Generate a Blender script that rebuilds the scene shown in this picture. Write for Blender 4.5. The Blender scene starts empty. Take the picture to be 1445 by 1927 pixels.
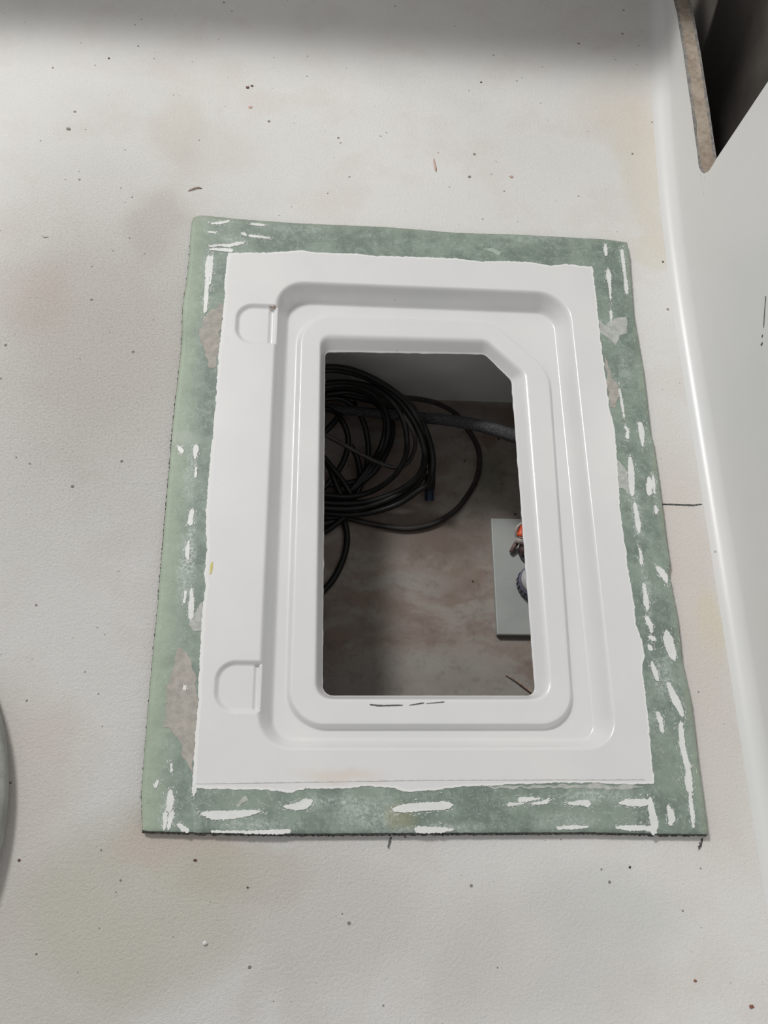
import bpy, bmesh, math, random
import numpy as np
from mathutils import Vector, Matrix, noise

# ------------------------------------------------------------------ camera, world, light, exposure
PW, PH, F = 1445.0, 1927.0, 1850.0
CAMH = 1.0
_v1 = np.array([23100-722.5, -(1500-963.5), -F]); _v2 = np.array([670-722.5, 3290+963.5, -F])
_X = _v1/np.linalg.norm(_v1); _Y = _v2-_X*(_v2@_X); _Y /= np.linalg.norm(_Y); _Z = np.cross(_X, _Y)
RM = np.array([_X, _Y, _Z])
S = bpy.context.scene
cam = bpy.data.cameras.new('camera'); camo = bpy.data.objects.new('camera', cam)
S.collection.objects.link(camo); S.camera = camo
cam.sensor_fit = 'VERTICAL'; cam.sensor_height = 24.0; cam.lens = 24.0*F/PH
cam.clip_start = 0.01; cam.clip_end = 100
M4 = Matrix([list(RM[0])+[0], list(RM[1])+[0], list(RM[2])+[CAMH], [0, 0, 0, 1]]); camo.matrix_world = M4

world = bpy.data.worlds.new('world'); S.world = world; world.use_nodes = True
world.node_tree.nodes['Background'].inputs[0].default_value = (1.0, 0.985, 0.965, 1)
world.node_tree.nodes['Background'].inputs[1].default_value = 0.42
S.view_settings.view_transform = 'Standard'; S.view_settings.look = 'None'
S.view_settings.exposure = 0.0; S.view_settings.gamma = 1.0; S.view_settings.use_curve_mapping = False

LDIR = Vector((-0.38, 0.47, 0.785)).normalized()
def area(name, loc, target, size, power, col):
    l = bpy.data.lights.new(name, 'AREA'); l.shape = 'RECTANGLE'; l.size, l.size_y = size; l.energy = power; l.color = col
    o = bpy.data.objects.new(name, l); S.collection.objects.link(o); o.location = loc
    o.rotation_euler = (Vector(target)-Vector(loc)).to_track_quat('-Z', 'Y').to_euler(); return o
TGT = Vector((0.15, 0.55, 0))
area('work_light', TGT+LDIR*4.0, TGT, (0.66, 0.56), 97, (1.0, 0.985, 0.96))

# ------------------------------------------------------------------ helpers
random.seed(7)
C = S.collection
def px(u, v, z=0.0):
    """the point on the horizontal plane at height z that the traced outline point lies on"""
    d = RM @ np.array([u-722.5, -(v-963.5), -F]); t = (z-CAMH)/d[2]
    return Vector((d[0]*t, d[1]*t, z))
def mesh(name, vs, fs, mat, parent=None, smooth=True):
    me = bpy.data.meshes.new(name); me.from_pydata([tuple(v) for v in vs], [], fs); me.update()
    me.materials.append(mat)
    if smooth: me.shade_smooth()
    o = bpy.data.objects.new(name, me); C.objects.link(o)
    if parent: o.parent = parent
    return o
def tag(o, label=None, cat=None, group=None, kind=None):
    if label: o['label'] = label
    if cat: o['category'] = cat
    if group: o['group'] = group
    if kind: o['kind'] = kind
    return o
def empty(name, loc=(0, 0, 0)):
    o = bpy.data.objects.new(name, None); C.objects.link(o); o.location = loc; o.empty_display_size = .05
    return o
def adopt(o, parent):
    """parent o (built in world coordinates) under an empty standing away from the origin"""
    o.parent = parent; o.matrix_parent_inverse = Matrix.Translation(parent.location).inverted(); return o
def catmull(pts, n=10, closed=False):
    P = [Vector(p) for p in pts]; out = []; m = len(P)
    for i in range(m if closed else m-1):
        if closed: a, b, c, d = P[i-1], P[i], P[(i+1) % m], P[(i+2) % m]
        else: a, b, c, d = P[max(i-1, 0)], P[i], P[i+1], P[min(i+2, m-1)]
        for k in range(n):
            t = k/n
            out.append(0.5*((2*b)+(c-a)*t+(2*a-5*b+4*c-d)*t*t+(3*b-a-3*c+d)*t**3))
    if not closed: out.append(P[-1])
    return out
def tube(name, pts, r, mat, parent=None, seg=12, cap=True, closed=False, ridge=0.0, pitch=1):
    vs, fs = [], []; n = len(pts); up = Vector((0, 0, 1)); prev = None
    for i, p in enumerate(pts):
        t = (pts[(i+1) % n if closed else min(i+1, n-1)]-pts[i-1 if closed else max(i-1, 0)]).normalized()
        a = (prev-t*prev.dot(t)).normalized() if prev else t.orthogonal().normalized(); prev = a; b = t.cross(a)
        rr = (r(i/(n-1)) if callable(r) else r)*(1+(ridge if (i//pitch) % 2 else 0))
        for k in range(seg):
            an = 2*math.pi*k/seg; vs.append(p+a*math.cos(an)*rr+b*math.sin(an)*rr)
    for i in range(n if closed else n-1):
        for k in range(seg):
            j = (i+1) % n; fs.append((i*seg+k, i*seg+(k+1) % seg, j*seg+(k+1) % seg, j*seg+k))
    if cap and not closed:
        fs.append(tuple(range(seg-1, -1, -1))); fs.append(tuple((n-1)*seg+k for k in range(seg)))
    return mesh(name, vs, fs, mat, parent)
def lathe(prof, seg=48):
    vs, fs = [], []
    for (r, z) in prof:
        for k in range(seg): a = 2*math.pi*k/seg; vs.append(Vector((r*math.cos(a), r*math.sin(a), z)))
    for i in range(len(prof)-1):
        for k in range(seg): fs.append((i*seg+k, i*seg+(k+1) % seg, (i+1)*seg+(k+1) % seg, (i+1)*seg+k))
    fs.append(tuple(range(seg-1, -1, -1))); fs.append(tuple((len(prof)-1)*seg+k for k in range(seg)))
    return vs, fs
def box(x0, x1, y0, y1, z0, z1):
    vs = [Vector((x, y, z)) for z in (z0, z1) for y in (y0, y1) for x in (x0, x1)]
    return vs, [(0, 2, 3, 1), (4, 5, 7, 6), (0, 1, 5, 4), (2, 6, 7, 3), (0, 4, 6, 2), (1, 3, 7, 5)]
def bevel(o, w, n=2):
    m = o.modifiers.new('bevel', 'BEVEL'); m.width = w; m.segments = n; m.limit_method = 'ANGLE'; return o

# ------------------------------------------------------------------ materials
class NT:
    def __init__(s, name, rough=.5, spec=.5):
        s.m = bpy.data.materials.new(name); s.m.use_nodes = True; s.t = s.m.node_tree; s.b = s.t.nodes['Principled BSDF']
        s.b.inputs['Roughness'].default_value = rough; s.b.inputs['Specular IOR Level'].default_value = spec
        s.co = s.t.nodes.new('ShaderNodeNewGeometry').outputs['Position']
    def n(s, t, **k):
        nd = s.t.nodes.new('ShaderNode'+t)
        for a, b in k.items(): setattr(nd, a, b)
        return nd
    def l(s, a, b): s.t.links.new(a, b)
    def math(s, op, a, b=None, c=None, clamp=False):
        nd = s.n('Math', operation=op); nd.use_clamp = clamp
        for i, v in enumerate((a, b, c)):
            if v is None: continue
            if isinstance(v, (int, float)): nd.inputs[i].default_value = v
            else: s.l(v, nd.inputs[i])
        return nd.outputs[0]
    def noise(s, scale, detail=4, rough=.55, vec=None, dist=0, out=0):
        nd = s.n('TexNoise'); nd.inputs['Scale'].default_value = scale; nd.inputs['Detail'].default_value = detail
        nd.inputs['Roughness'].default_value = rough; nd.inputs['Distortion'].default_value = dist
        s.l(vec or s.co, nd.inputs['Vector']); return nd.outputs[out]
    def voro(s, scale, vec=None, out='Distance', rnd=1):
        nd = s.n('TexVoronoi'); nd.inputs['Scale'].default_value = scale; nd.inputs['Randomness'].default_value = rnd
        s.l(vec or s.co, nd.inputs['Vector']); return nd.outputs[out]
    def remap(s, v, a, b, c=0., d=1., smooth=True):
        nd = s.n('MapRange'); nd.interpolation_type = 'SMOOTHSTEP' if smooth else 'LINEAR'
        s.l(v, nd.inputs[0])
        for i, q in enumerate((a, b, c, d)): nd.inputs[i+1].default_value = q
        return nd.outputs[0]
    def mix(s, f, a, b, mode='MIX'):
        nd = s.n('Mix', data_type='RGBA', blend_type=mode)
        for i, v in ((0, f), (6, a), (7, b)):
            if isinstance(v, (int, float)): nd.inputs[i].default_value = v
            elif isinstance(v, tuple): nd.inputs[i].default_value = (*v, 1)
            else: s.l(v, nd.inputs[i])
        return nd.outputs[2]
    def scale(s, vec, sc, rot=0):
        nd = s.n('Mapping'); nd.inputs['Scale'].default_value = sc; nd.inputs['Rotation'].default_value = (0, 0, rot)
        s.l(vec, nd.inputs['Vector']); return nd.outputs[0]
    def warp(s, amt, scale):
        nn = s.n('VectorMath', operation='SUBTRACT'); s.l(s.noise(scale, 5, .6, out=1), nn.inputs[0]); nn.inputs[1].default_value = (.5, .5, .5)
        m = s.n('VectorMath', operation='SCALE'); s.l(nn.outputs[0], m.inputs[0]); m.inputs['Scale'].default_value = amt
        ad = s.n('VectorMath', operation='ADD'); s.l(s.co, ad.inputs[0]); s.l(m.outputs[0], ad.inputs[1]); return ad.outputs[0]
    def blob(s, vec, c, rx, ry, hard=.5):
        """1 inside an ellipse around c, 0 outside: a stain at its own place"""
        sb = s.n('VectorMath', operation='SUBTRACT'); s.l(vec, sb.inputs[0]); sb.inputs[1].default_value = (c[0], c[1], 0)
        mu = s.n('VectorMath', operation='MULTIPLY'); s.l(sb.outputs[0], mu.inputs[0]); mu.inputs[1].default_value = (1/rx, 1/ry, 0)
        ln = s.n('VectorMath', operation='LENGTH'); s.l(mu.outputs[0], ln.inputs[0]); return s.remap(ln.outputs['Value'], 1.0, hard)
    def color(s, c):
        if isinstance(c, tuple): s.b.inputs['Base Color'].default_value = (*c, 1)
        else: s.l(c, s.b.inputs['Base Color'])
    def bump(s, h, strength=.5, dist=.001):
        nd = s.n('Bump'); nd.inputs['Strength'].default_value = strength; nd.inputs['Distance'].default_value = dist
        s.l(h, nd.inputs['Height']); s.l(nd.outputs[0], s.b.inputs['Normal'])
def specks(n, scale, size, keep):
    d = n.voro(scale); c = n.n('SeparateColor'); n.l(n.voro(scale, out='Color'), c.inputs[0])
    sz = n.math('MULTIPLY', c.outputs[1], size); inside = n.math('LESS_THAN', d, sz); gate = n.math('GREATER_THAN', c.outputs[0], 1-keep)
    return n.math('MULTIPLY', inside, gate)

# deck paint: sprayed off-white with stains of its own
def deck_mat():
    n = NT('deck_paint', .55, .4)
    w = n.warp(.09, 7)
    base = n.mix(n.remap(n.noise(3.0, 5, .6), .35, .65), (.76, .755, .735), (.80, .795, .775))
    base = n.mix(n.math('MULTIPLY', n.remap(n.noise(9, 5, .6, w), .48, .66), .45), base, (.72, .655, .625))
    base = n.mix(n.math('MULTIPLY', n.remap(n.noise(5.3, 4, .6, w), .52, .72), .4), base, (.66, .68, .66))
    def stain(c, rx, ry, col, amt, hard=.5):
        nonlocal base
        P = px(c[0], c[1])
        base = n.mix(n.math('MULTIPLY', n.blob(w, (P.x, P.y), rx, ry, hard), amt), base, col)
    grain = n.remap(n.noise(90, 5, .7), .4, .62)
    g2 = n.math('MULTIPLY', grain, .8)
    stain((190, 640), .15, .22, (.63, .58, .525), .5, .2)
    stain((60, 560), .07, .10, (.62, .52, .47), .40, .2)
    stain((330, 240), .05, .09, (.66, .60, .50), .35, .4)
    stain((300, 430), .06, .07, (.58, .53, .47), .5, .3)
    stain((400, 280), .10, .06, (.68, .65, .60), .35, .4)
    stain((260, 1700), .13, .10, (.60, .585, .49), .6, .62)
    stain((470, 1640), .07, .035, (.61, .56, .47), .60, .5)
    stain((120, 1800), .10, .10, (.64, .61, .54), .5, .5)
    stain((60, 1480), .07, .12, (.70, .63, .58), .55, .3)
    stain((620, 1720), .12, .09, (.66, .62, .59), .6, .4)
    stain((330, 1580), .09, .025, (.68, .58, .52), .5, .4)
    stain((1180, 210), .10, .09, (.74, .66, .56), .50, .2)
    stain((1215, 330), .045, .16, (.74, .68, .58), .6, .4)
    stain((1215, 470), .03, .035, (.74, .69, .58), .5, .5)
    stain((1290, 1080), .06, .25, (.70, .635, .59), .7, .35)
    stain((1345, 1190), .025, .06, (.72, .66, .50), .6, .3)
    stain((1340, 1400), .06, .16, (.69, .64, .60), .6, .4)
    stain((1000, 1800), .16, .10, (.62, .60, .58), .5, .3)
    stain((1150, 1700), .10, .06, (.61, .63, .61), .5, .3)
    # worn, gritty part beside the panel
    P = px(170, 640); wear = n.blob(w, (P.x, P.y), .24, .36, .3)
    base = n.mix(n.math('MULTIPLY', n.math('MULTIPLY', wear, n.remap(n.noise(420, 5, .75), .46, .66)), .42), base, (.34, .30, .26))
    base = n.mix(n.math('MULTIPLY', wear, .16), base, (.55, .52, .47))
    s1 = specks(n, 55, .13, .14); s2 = specks(n, 130, .17, .10); s3 = specks(n, 17, .05, .3)
    sp = n.math('MAXIMUM', n.math('MAXIMUM', s1, s2), s3)
    base = n.mix(n.math('MULTIPLY', sp, .75), base, (.13, .10, .08))
    # fine darker and paler grain over the whole deck
    base = n.mix(n.math('MULTIPLY', n.remap(n.noise(520, 4, .8), .40, .64), .07), base, (.45, .43, .40))
    base = n.mix(n.math('MULTIPLY', n.remap(n.noise(330, 3, .8), .55, .68), .22), base, (.80, .80, .79))
    n.color(base)
    h = n.math('ADD', n.math('MULTIPLY', n.noise(300, 5, .72), 1.2), n.math('MULTIPLY', n.noise(1100, 3, .7), .6))
    P2 = px(150, 1750); P3 = px(150, 900)
    rough_zone = n.math('ADD', n.math('MAXIMUM', n.blob(n.co, (P2.x, P2.y), .55, .45, .1), n.blob(n.co, (P3.x, P3.y), .3, .7, .1)), .42)
    h = n.math('SUBTRACT', h, n.math('MULTIPLY', specks(n, 150, .3, .12), .35))
    n.bump(n.math('MULTIPLY', h, rough_zone), .62, .0036)
    return n.m
def wall_mat():
    n = NT('wall_gelcoat', .33, .5)
    b = n.mix(n.remap(n.noise(4, 4), .35, .65), (.68, .69, .685), (.72, .72, .71))
    b = n.mix(n.math('MULTIPLY', specks(n, 30, .05, .2), .5), b, (.2, .18, .16)); n.color(b)
    n.bump(n.noise(140, 2), .04, .001); return n.m
def gel_mat(name='white_gelcoat'):
    n = NT(name, .27, .5)
    b = n.mix(n.remap(n.noise(9, 5, .6), .35, .7), (.705, .71, .715), (.74, .74, .735))
    b = n.mix(n.math('MULTIPLY', specks(n, 45, .06, .22), .6), b, (.25, .22, .18))
    P = px(640, 1462); b = n.mix(n.math('MULTIPLY', n.blob(n.warp(.03, 30), (P.x, P.y), .06, .012, .2), .5), b, (.68, .58, .5)); n.color(b)
    n.bump(n.noise(260, 2), .05, .0006); n.b.inputs['Coat Weight'].default_value = .3; n.b.inputs['Coat Roughness'].default_value = .12
    return n.m
def laminate_mat():
    n = NT('green_laminate', .5, .4)
    w = n.warp(.02, 40)
    a = n.mix(n.remap(n.noise(22, 6, .65), .38, .62), (.165, .21, .18), (.25, .31, .26))
    a = n.mix(n.math('MULTIPLY', n.remap(n.noise(60, 6, .7, w), .46, .66), .55), a, (.31, .38, .33))
    a = n.mix(n.math('MULTIPLY', n.remap(n.noise(260, 4, .75, n.scale(n.co, (1, .4, 1), .6)), .55, .68), .3), a, (.50, .56, .52))
    a = n.mix(n.math('MULTIPLY', n.remap(n.noise(260, 4, .75, n.scale(n.co, (.4, 1, 1), .35)), .56, .68), .3), a, (.50, .56, .52))
    sp = n.n('SeparateXYZ'); n.l(n.warp(.012, 25), sp.inputs[0]); X = sp.outputs[0]; Y = sp.outputs[1]
    left = n.math('MULTIPLY', n.remap(X, -.112, -.146), .7)
    a = n.mix(n.math('MULTIPLY', left, n.remap(n.noise(14, 4), .2, .6, .45, 1.)), a, (.40, .47, .355))
    right = n.math('MULTIPLY', n.remap(X, .396, .411), .5); a = n.mix(right, a, (.40, .45, .35))
    top = n.math('MULTIPLY', n.remap(Y, .815, .832), .35); a = n.mix(top, a, (.42, .45, .36))
    P = px(752, 1540); a = n.mix(n.math('MULTIPLY', n.blob(n.warp(.02, 60), (P.x, P.y), .022, .018, .3), .6), a, (.28, .27, .16))
    P = px(345, 832); a = n.mix(n.math('MULTIPLY', n.blob(n.warp(.02, 60), (P.x, P.y), .025, .012, .3), .6), a, (.42, .47, .42))
    wz = n.warp(.015, 70); fz = n.remap(n.noise(330, 5, .8, n.warp(.004, 500)), .40, .66)
    for (u, v), rx, ry, k in (((1110, 1500), .06, .012, .8), ((690, 1535), .05, .02, .7), ((620, 1510), .06, .010, .6), ((480, 1555), .05, .008, .7), ((1240, 1275), .018, .035, .8),
                              ((1215, 1360), .018, .03, .5), ((360, 900), .010, .05, .7), ((352, 1070), .014, .06, .9), ((362, 1020), .008, .05, .6), ((440, 460), .022, .010, .6),
                              ((560, 440), .06, .012, .45), ((1000, 455), .08, .010, .35), ((1170, 700), .012, .03, .5), ((1225, 915), .009, .02, .9), ((1195, 980), .010, .05, .6),
                              ((318, 1530), .012, .03, .8), ((760, 1565), .05, .006, .6), ((1060, 1545), .05, .012, .5), ((850, 1560), .05, .007, .6), ((395, 500), .01, .03, .4), ((1213, 1120), .009, .05, .6)):
        P = px(u, v); a = n.mix(n.math('MULTIPLY', n.math('MULTIPLY', n.blob(wz, (P.x, P.y), rx, ry, .1), fz), k), a, (.60, .65, .62))
    n.color(a); n.bump(n.noise(300, 4, .7), .25, .001); return n.m
def simple(name, c, rough=.5, spec=.4, var=.0, vs=20, bs=0, bsc=200):
    n = NT(name, rough, spec)
    if var:
        d = tuple(max(0, q*(1-var)) for q in c); e = tuple(min(1, q*(1+var)) for q in c)
        n.color(n.mix(n.remap(n.noise(vs, 5, .6), .35, .65), d, e))
    else: n.color(c)
    if bs: n.bump(n.noise(bsc, 3), bs, .001)
    return n.m
def locker_floor_mat():
    n = NT('locker_floor_paint', .6, .3)
    w = n.warp(.10, 9); st = n.scale(w, (.35, 1, 1), 0)
    a = n.mix(n.remap(n.noise(16, 5, .6, st), .42, .6), (.250, .195, .165), (.325, .295, .265))
    a = n.mix(n.math('MULTIPLY', n.remap(n.noise(7, 4, .6, w), .5, .68), .6), a, (.22, .17, .145))
    def st2(c, rx, ry, col, amt, hard=.3):
        nonlocal a
        P = px(c[0], c[1], -.25); a = n.mix(n.math('MULTIPLY', n.blob(w, (P.x, P.y), rx, ry, hard), amt), a, col)
    st2((850, 800), .10, .05, (.30, .29, .27), .6); st2((925, 840), .02, .025, (.20, .13, .10), .8)
    st2((930, 900), .05, .05, (.17, .17, .12), .7); st2((780, 1085), .09, .02, (.33, .31, .29), .6)
    st2((800, 1280), .2, .04, (.32, .31, .29), .55, .5); st2((820, 1010), .15, .05, (.14, .11, .09), .7)
    a = n.mix(n.math('MULTIPLY', n.remap(n.noise(70, 5, .7), .5, .7), .35), a, (.12, .10, .08))
    a = n.mix(n.math('MULTIPLY', specks(n, 60, .13, .22), .9), a, (.03, .02, .015))
    n.color(a); n.bump(n.noise(60, 4), .2, .002); return n.m
def core_mat():
    n = NT('sawn_core', .85, .2)
    sp = n.n('SeparateXYZ'); n.l(n.warp(.003, 120), sp.inputs[0])
    a = n.mix(n.remap(n.noise(55, 6, .7), .35, .65), (.33, .27, .21), (.50, .43, .36))
    a = n.mix(n.math('MULTIPLY', n.remap(n.noise(25, 3), .6, .7), .5), a, (.30, .23, .13))
    n.color(a); n.bump(n.noise(400, 4), .5, .001); return n.m
def skin_mat():
    n = NT('sawn_skin', .8, .2)
    n.color(n.mix(n.remap(n.noise(150, 6, .7), .42, .6), (.22, .215, .215), (.36, .33, .30))); return n.m
def hose_mat():
    n = NT('grey_hose', .75, .3)
    n.color(n.mix(n.remap(n.noise(500, 3, .6), .4, .6), (.03, .03, .032), (.075, .075, .08))); n.bump(n.noise(700, 3), .6, .001); return n.m
def bulkhead_mat():
    n = NT('bulkhead_paint', .45, .4)
    b = n.mix(n.remap(n.noise(10, 4), .35, .65), (.84, .84, .82), (.90, .90, .88)); n.color(b)
    n.bump(n.noise(60, 3, .5, n.scale(n.co, (.2, 1, 6))), .1, .001); return n.m

MD, MW, MG, ML = deck_mat(), wall_mat(), gel_mat(), laminate_mat()
MSTREAK = simple('gelcoat_residue', (.74, .75, .74), .35, .4, .04, 60)
MFILL = simple('filler', (.40, .375, .34), .7, .3, .12, 120, .2, 300)
MFILLG = simple('filler_grey', (.44, .46, .43), .7, .3, .12, 120, .2, 300)
MFIB = simple('glass_fibre', (.54, .61, .57), .4, .5)
MFILLN = simple('pale_green_resin', (.37, .45, .39), .5)
MEDGE = simple('rough_cut_edge', (.10, .10, .095), .9, .2, .7, 420, .6, 500)
MPENCIL = simple('pencil_line', (.10, .10, .10), .7, .2, .5, 300)
MFAINT = simple('faint_pencil_line', (.58, .58, .57), .6, .3, .15, 200)
MLF, MBH, MCORE, MSKIN = locker_floor_mat(), bulkhead_mat(), core_mat(), skin_mat()
MBLK = simple('black_cable_sheath', (.010, .010, .010), .45, .35, .3, 60)
MBLK2 = simple('dull_cable_sheath', (.035, .032, .030), .5, .4, .3, 60)
MHOSE = hose_mat()
MBLUE = simple('blue_tape', (.02, .03, .065), .5, .4, .3, 200)
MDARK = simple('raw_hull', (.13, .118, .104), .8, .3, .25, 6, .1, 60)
MPLATE = simple('plate_paint', (.40, .42, .405), .45, .4, .05, 20)
MLID = simple('round_lid_gelcoat', (.33, .345, .32), .6, .3, .12, 60, .4, 250)

# ------------------------------------------------------------------ setting: deck, walls, locker
DZ = -.25                                    # locker floor
# base line of the side wall (traced on the deck), bending outwards at the far end
BL = [(-.60, .461), (-.08, .4605), (.13, .4610), (.42, .4600), (.60, .4592), (.743, .4590), (.88, .4627), (.9986, .4696), (1.138, .4807), (1.279, .495), (1.50, .520)]
def base_x(y):
    return float(np.interp(y, [b[0] for b in BL], [b[1] for b in BL]))
def base_xs(y):
    return sum(base_x(y+d) for d in (-.05, -.025, 0, .025, .05))/5
# deck: slab with a rectangular opening, built as rings round the opening, following the wall line on one side
HX0, HX1, HY0, HY1 = -.075, .365, .155, .780
def deck():
    ys = sorted(set([-.60, HY0, HY1, 1.315]+[-.6+i*.05 for i in range(40) if -.6+i*.05 < 1.315]))
    xs = [-.95, -.5, HX0, HX1]
    vs, fs, idx = [], [], {}
    def v(i, j, z):
        k = (i, j, z)
        if k not in idx:
            x = xs[i] if i < 4 else base_xs(ys[j])
            idx[k] = len(vs); vs.append(Vector((x, ys[j], z)))
        return idx[k]
    T = -.014
    for j in range(len(ys)-1):
        for i in range(4):
            hole = (i == 2 and ys[j] >= HY0-1e-6 and ys[j+1] <= HY1+1e-6)
            if hole: continue
            fs.append((v(i, j, 0), v(i+1, j, 0), v(i+1, j+1, 0), v(i, j+1, 0)))
            fs.append((v(i, j, T), v(i, j+1, T), v(i+1, j+1, T), v(i+1, j, T)))
    j0, j1 = ys.index(HY0), ys.index(HY1)
    for j in range(j0, j1):
        fs.append((v(2, j, 0), v(2, j+1, 0), v(2, j+1, T), v(2, j, T))); fs.append((v(3, j+1, 0), v(3, j, 0), v(3, j, T), v(3, j+1, T)))
    fs.append((v(3, j0, 0), v(2, j0, 0), v(2, j0, T), v(3, j0, T))); fs.append((v(2, j1, 0), v(3, j1, 0), v(3, j1, T), v(2, j1, T)))
    return tag(mesh('floor', vs, fs, MD, smooth=False), 'off-white sprayed boat deck with beige stains and grit around the panel', kind='structure')
floor = deck()

RF = .020
def wall_x(y): return base_xs(y)+RF
def wall_hit(u, v):
    d = RM @ np.array([u-722.5, -(v-963.5), -F]); lo, hi = .3, 3.0
    for _ in range(60):                      # walk along the ray to the upright wall surface
        m = (lo+hi)/2; k = m
        x, y = d[0]/(-d[2])*k, d[1]/(-d[2])*k
        if x > wall_x(y): hi = m
        else: lo = m
    return Vector((x, y, CAMH-k))
cut = [(1268, 0), (1274, 24), (1286, 97), (1301, 201), (1313, 291), (1315, 311), (1319, 321), (1325, 325.5), (1334, 321), (1342, 309), (1349, 297), (1361, 279), (1445, 153)]
cutw = [wall_hit(*c) for c in cut]
print('CUT', [tuple(round(q, 3) for q in c) for c in cutw])
yz = sorted([(c.y, c.z) for c in cutw])
slope = (yz[0][1]-yz[1][1])/(yz[0][0]-yz[1][0])
yz = [(yz[0][0]-(.42-yz[0][1])/abs(slope), .42)]+yz
yz = [(-.60, .42)]+yz+[(yz[-1][0]+.01+.12, yz[-1][1]-.002)]
WT = .024
def wall():
    ys = sorted(set([round(q[0], 5) for q in yz]+[-.6+i*.006 for i in range(340)]))
    ys = [y for y in ys if y <= 1.43]
    zt = [float(np.interp(y, [q[0] for q in yz], [q[1] for q in yz])) for y in ys]
    rows = [(RF*math.sin(a), RF*(1-math.cos(a))) for a in [i*math.pi/2/10 for i in range(11)]]
    vs, fs = [], []; NR = len(rows)+8
    for y, t in zip(ys, zt):
        bx = base_xs(y)
        for dx, dz in rows: vs.append(Vector((bx+dx, y, dz)))
        for k in range(1, 9): vs.append(Vector((bx+RF, y, RF+(t-.0008-RF)*k/8)))
    for j in range(len(ys)-1):
        for k in range(NR-1): fs.append((j*NR+k, (j+1)*NR+k, (j+1)*NR+k+1, j*NR+k+1))
    w = tag(mesh('wall_right', vs, fs, MW), 'smooth light grey side wall curving up from the deck with a notched cut-out', kind='structure')
    # sawn edge: inner skin, core, outer skin
    bands = [(-.0, .0038, MSKIN, 'inner_skin_edge'), (.0038, WT-.0038, MCORE, 'core_edge'), (WT-.0038, WT, MSKIN, 'outer_skin_edge')]
    for a, b, m, nm in bands:
        vs, fs = [], []
        for i, (y, t) in enumerate(zip(ys, zt)):
            bx = base_xs(y)+RF; k = len(vs)
            jit = .0022*noise.noise(Vector((y*45, a*900, 0)))
            for (x, z) in ((a+(jit if a > 0 else 0), t), (b+(.0022*noise.noise(Vector((y*45, b*900, 0))) if b < WT else 0), t), (b, max(t-.05, 0)), (a, max(t-.05, 0)) if a > 0 else (a+.0004, t-.0008)):
                vs.append(Vector((bx+x, y, z)))
            if i:
                for q in range(4): fs.append((k-4+q, k+q, k+(q+1) % 4, k-4+(q+1) % 4))
        mesh(nm, vs, fs, m, w, smooth=False)
    vs, fs = [], []
    for i, (y, t) in enumerate(zip(ys, zt)):
        bx = base_xs(y)+RF+WT; k = len(vs); vs += [Vector((bx, y, t)), Vector((bx, y, -.3))]
        if i: fs.append((k-2, k-1, k+1, k))
    mesh('outer_skin', vs, fs, MDARK, w)
    return w
wall_r = wall()
# far wall just outside the picture, whose shadow falls along the deck
vs, fs = box(-.95, .615, 1.315, 1.335, -.0, .45)
tag(mesh('wall_back', vs, fs, MW, smooth=False), 'white wall across the far end of the deck', kind='structure')
# hull side seen through the cut-out
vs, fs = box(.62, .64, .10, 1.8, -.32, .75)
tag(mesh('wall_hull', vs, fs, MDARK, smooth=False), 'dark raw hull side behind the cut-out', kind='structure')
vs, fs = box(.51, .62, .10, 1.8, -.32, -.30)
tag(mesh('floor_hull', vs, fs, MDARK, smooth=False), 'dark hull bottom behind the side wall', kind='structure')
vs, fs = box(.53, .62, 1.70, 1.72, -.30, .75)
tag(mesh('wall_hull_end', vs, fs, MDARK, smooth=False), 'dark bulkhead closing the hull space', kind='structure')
vs, fs = box(.503, .62, .10, 1.70, .33, .345)  # unseen cap, added to keep direct light off the hull side
tag(mesh('ceiling_hull_blocker', vs, fs, MDARK, smooth=False), 'unseen dark side-deck cap added over the hull space to keep direct light out', kind='structure')
# locker below deck
YB = px(800, 752, DZ).y
def inner(name, b, m, lab):
    vs, fs = box(*b); return tag(mesh(name, vs, fs, m, smooth=False), lab, kind='structure')
inner('floor_locker', (-.30, .48, -.05, YB+.01, DZ-.01, DZ), MLF, 'stained brown and grey floor of the locker')
inner('wall_locker_back', (-.30, .48, YB, YB+.01, DZ, -.0142), MBH, 'plain grey bulkhead at the far end of the locker')
inner('wall_locker_front', (-.30, .48, -.06, -.05, DZ-.01, -.0142), MBH, 'near wall of the locker')
inner('wall_locker_left', (-.31, -.30, -.05, YB, DZ-.01, -.0142), MBH, 'side wall of the locker behind the cables')
inner('wall_locker_right', (.48, .49, -.05, YB, DZ-.01, -.0142), MBH, 'side wall of the locker beyond the plate')

# ------------------------------------------------------------------ hatch panel
ZT = .0089                                   # top of the white moulding
ZG = .0083                                   # top of the green laminate
panel = empty('hatch_panel', (0, 0, 0))
tag(panel, 'white moulded hatch surround with a green sanded laminate border lying on the deck', 'hatch panel')

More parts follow.
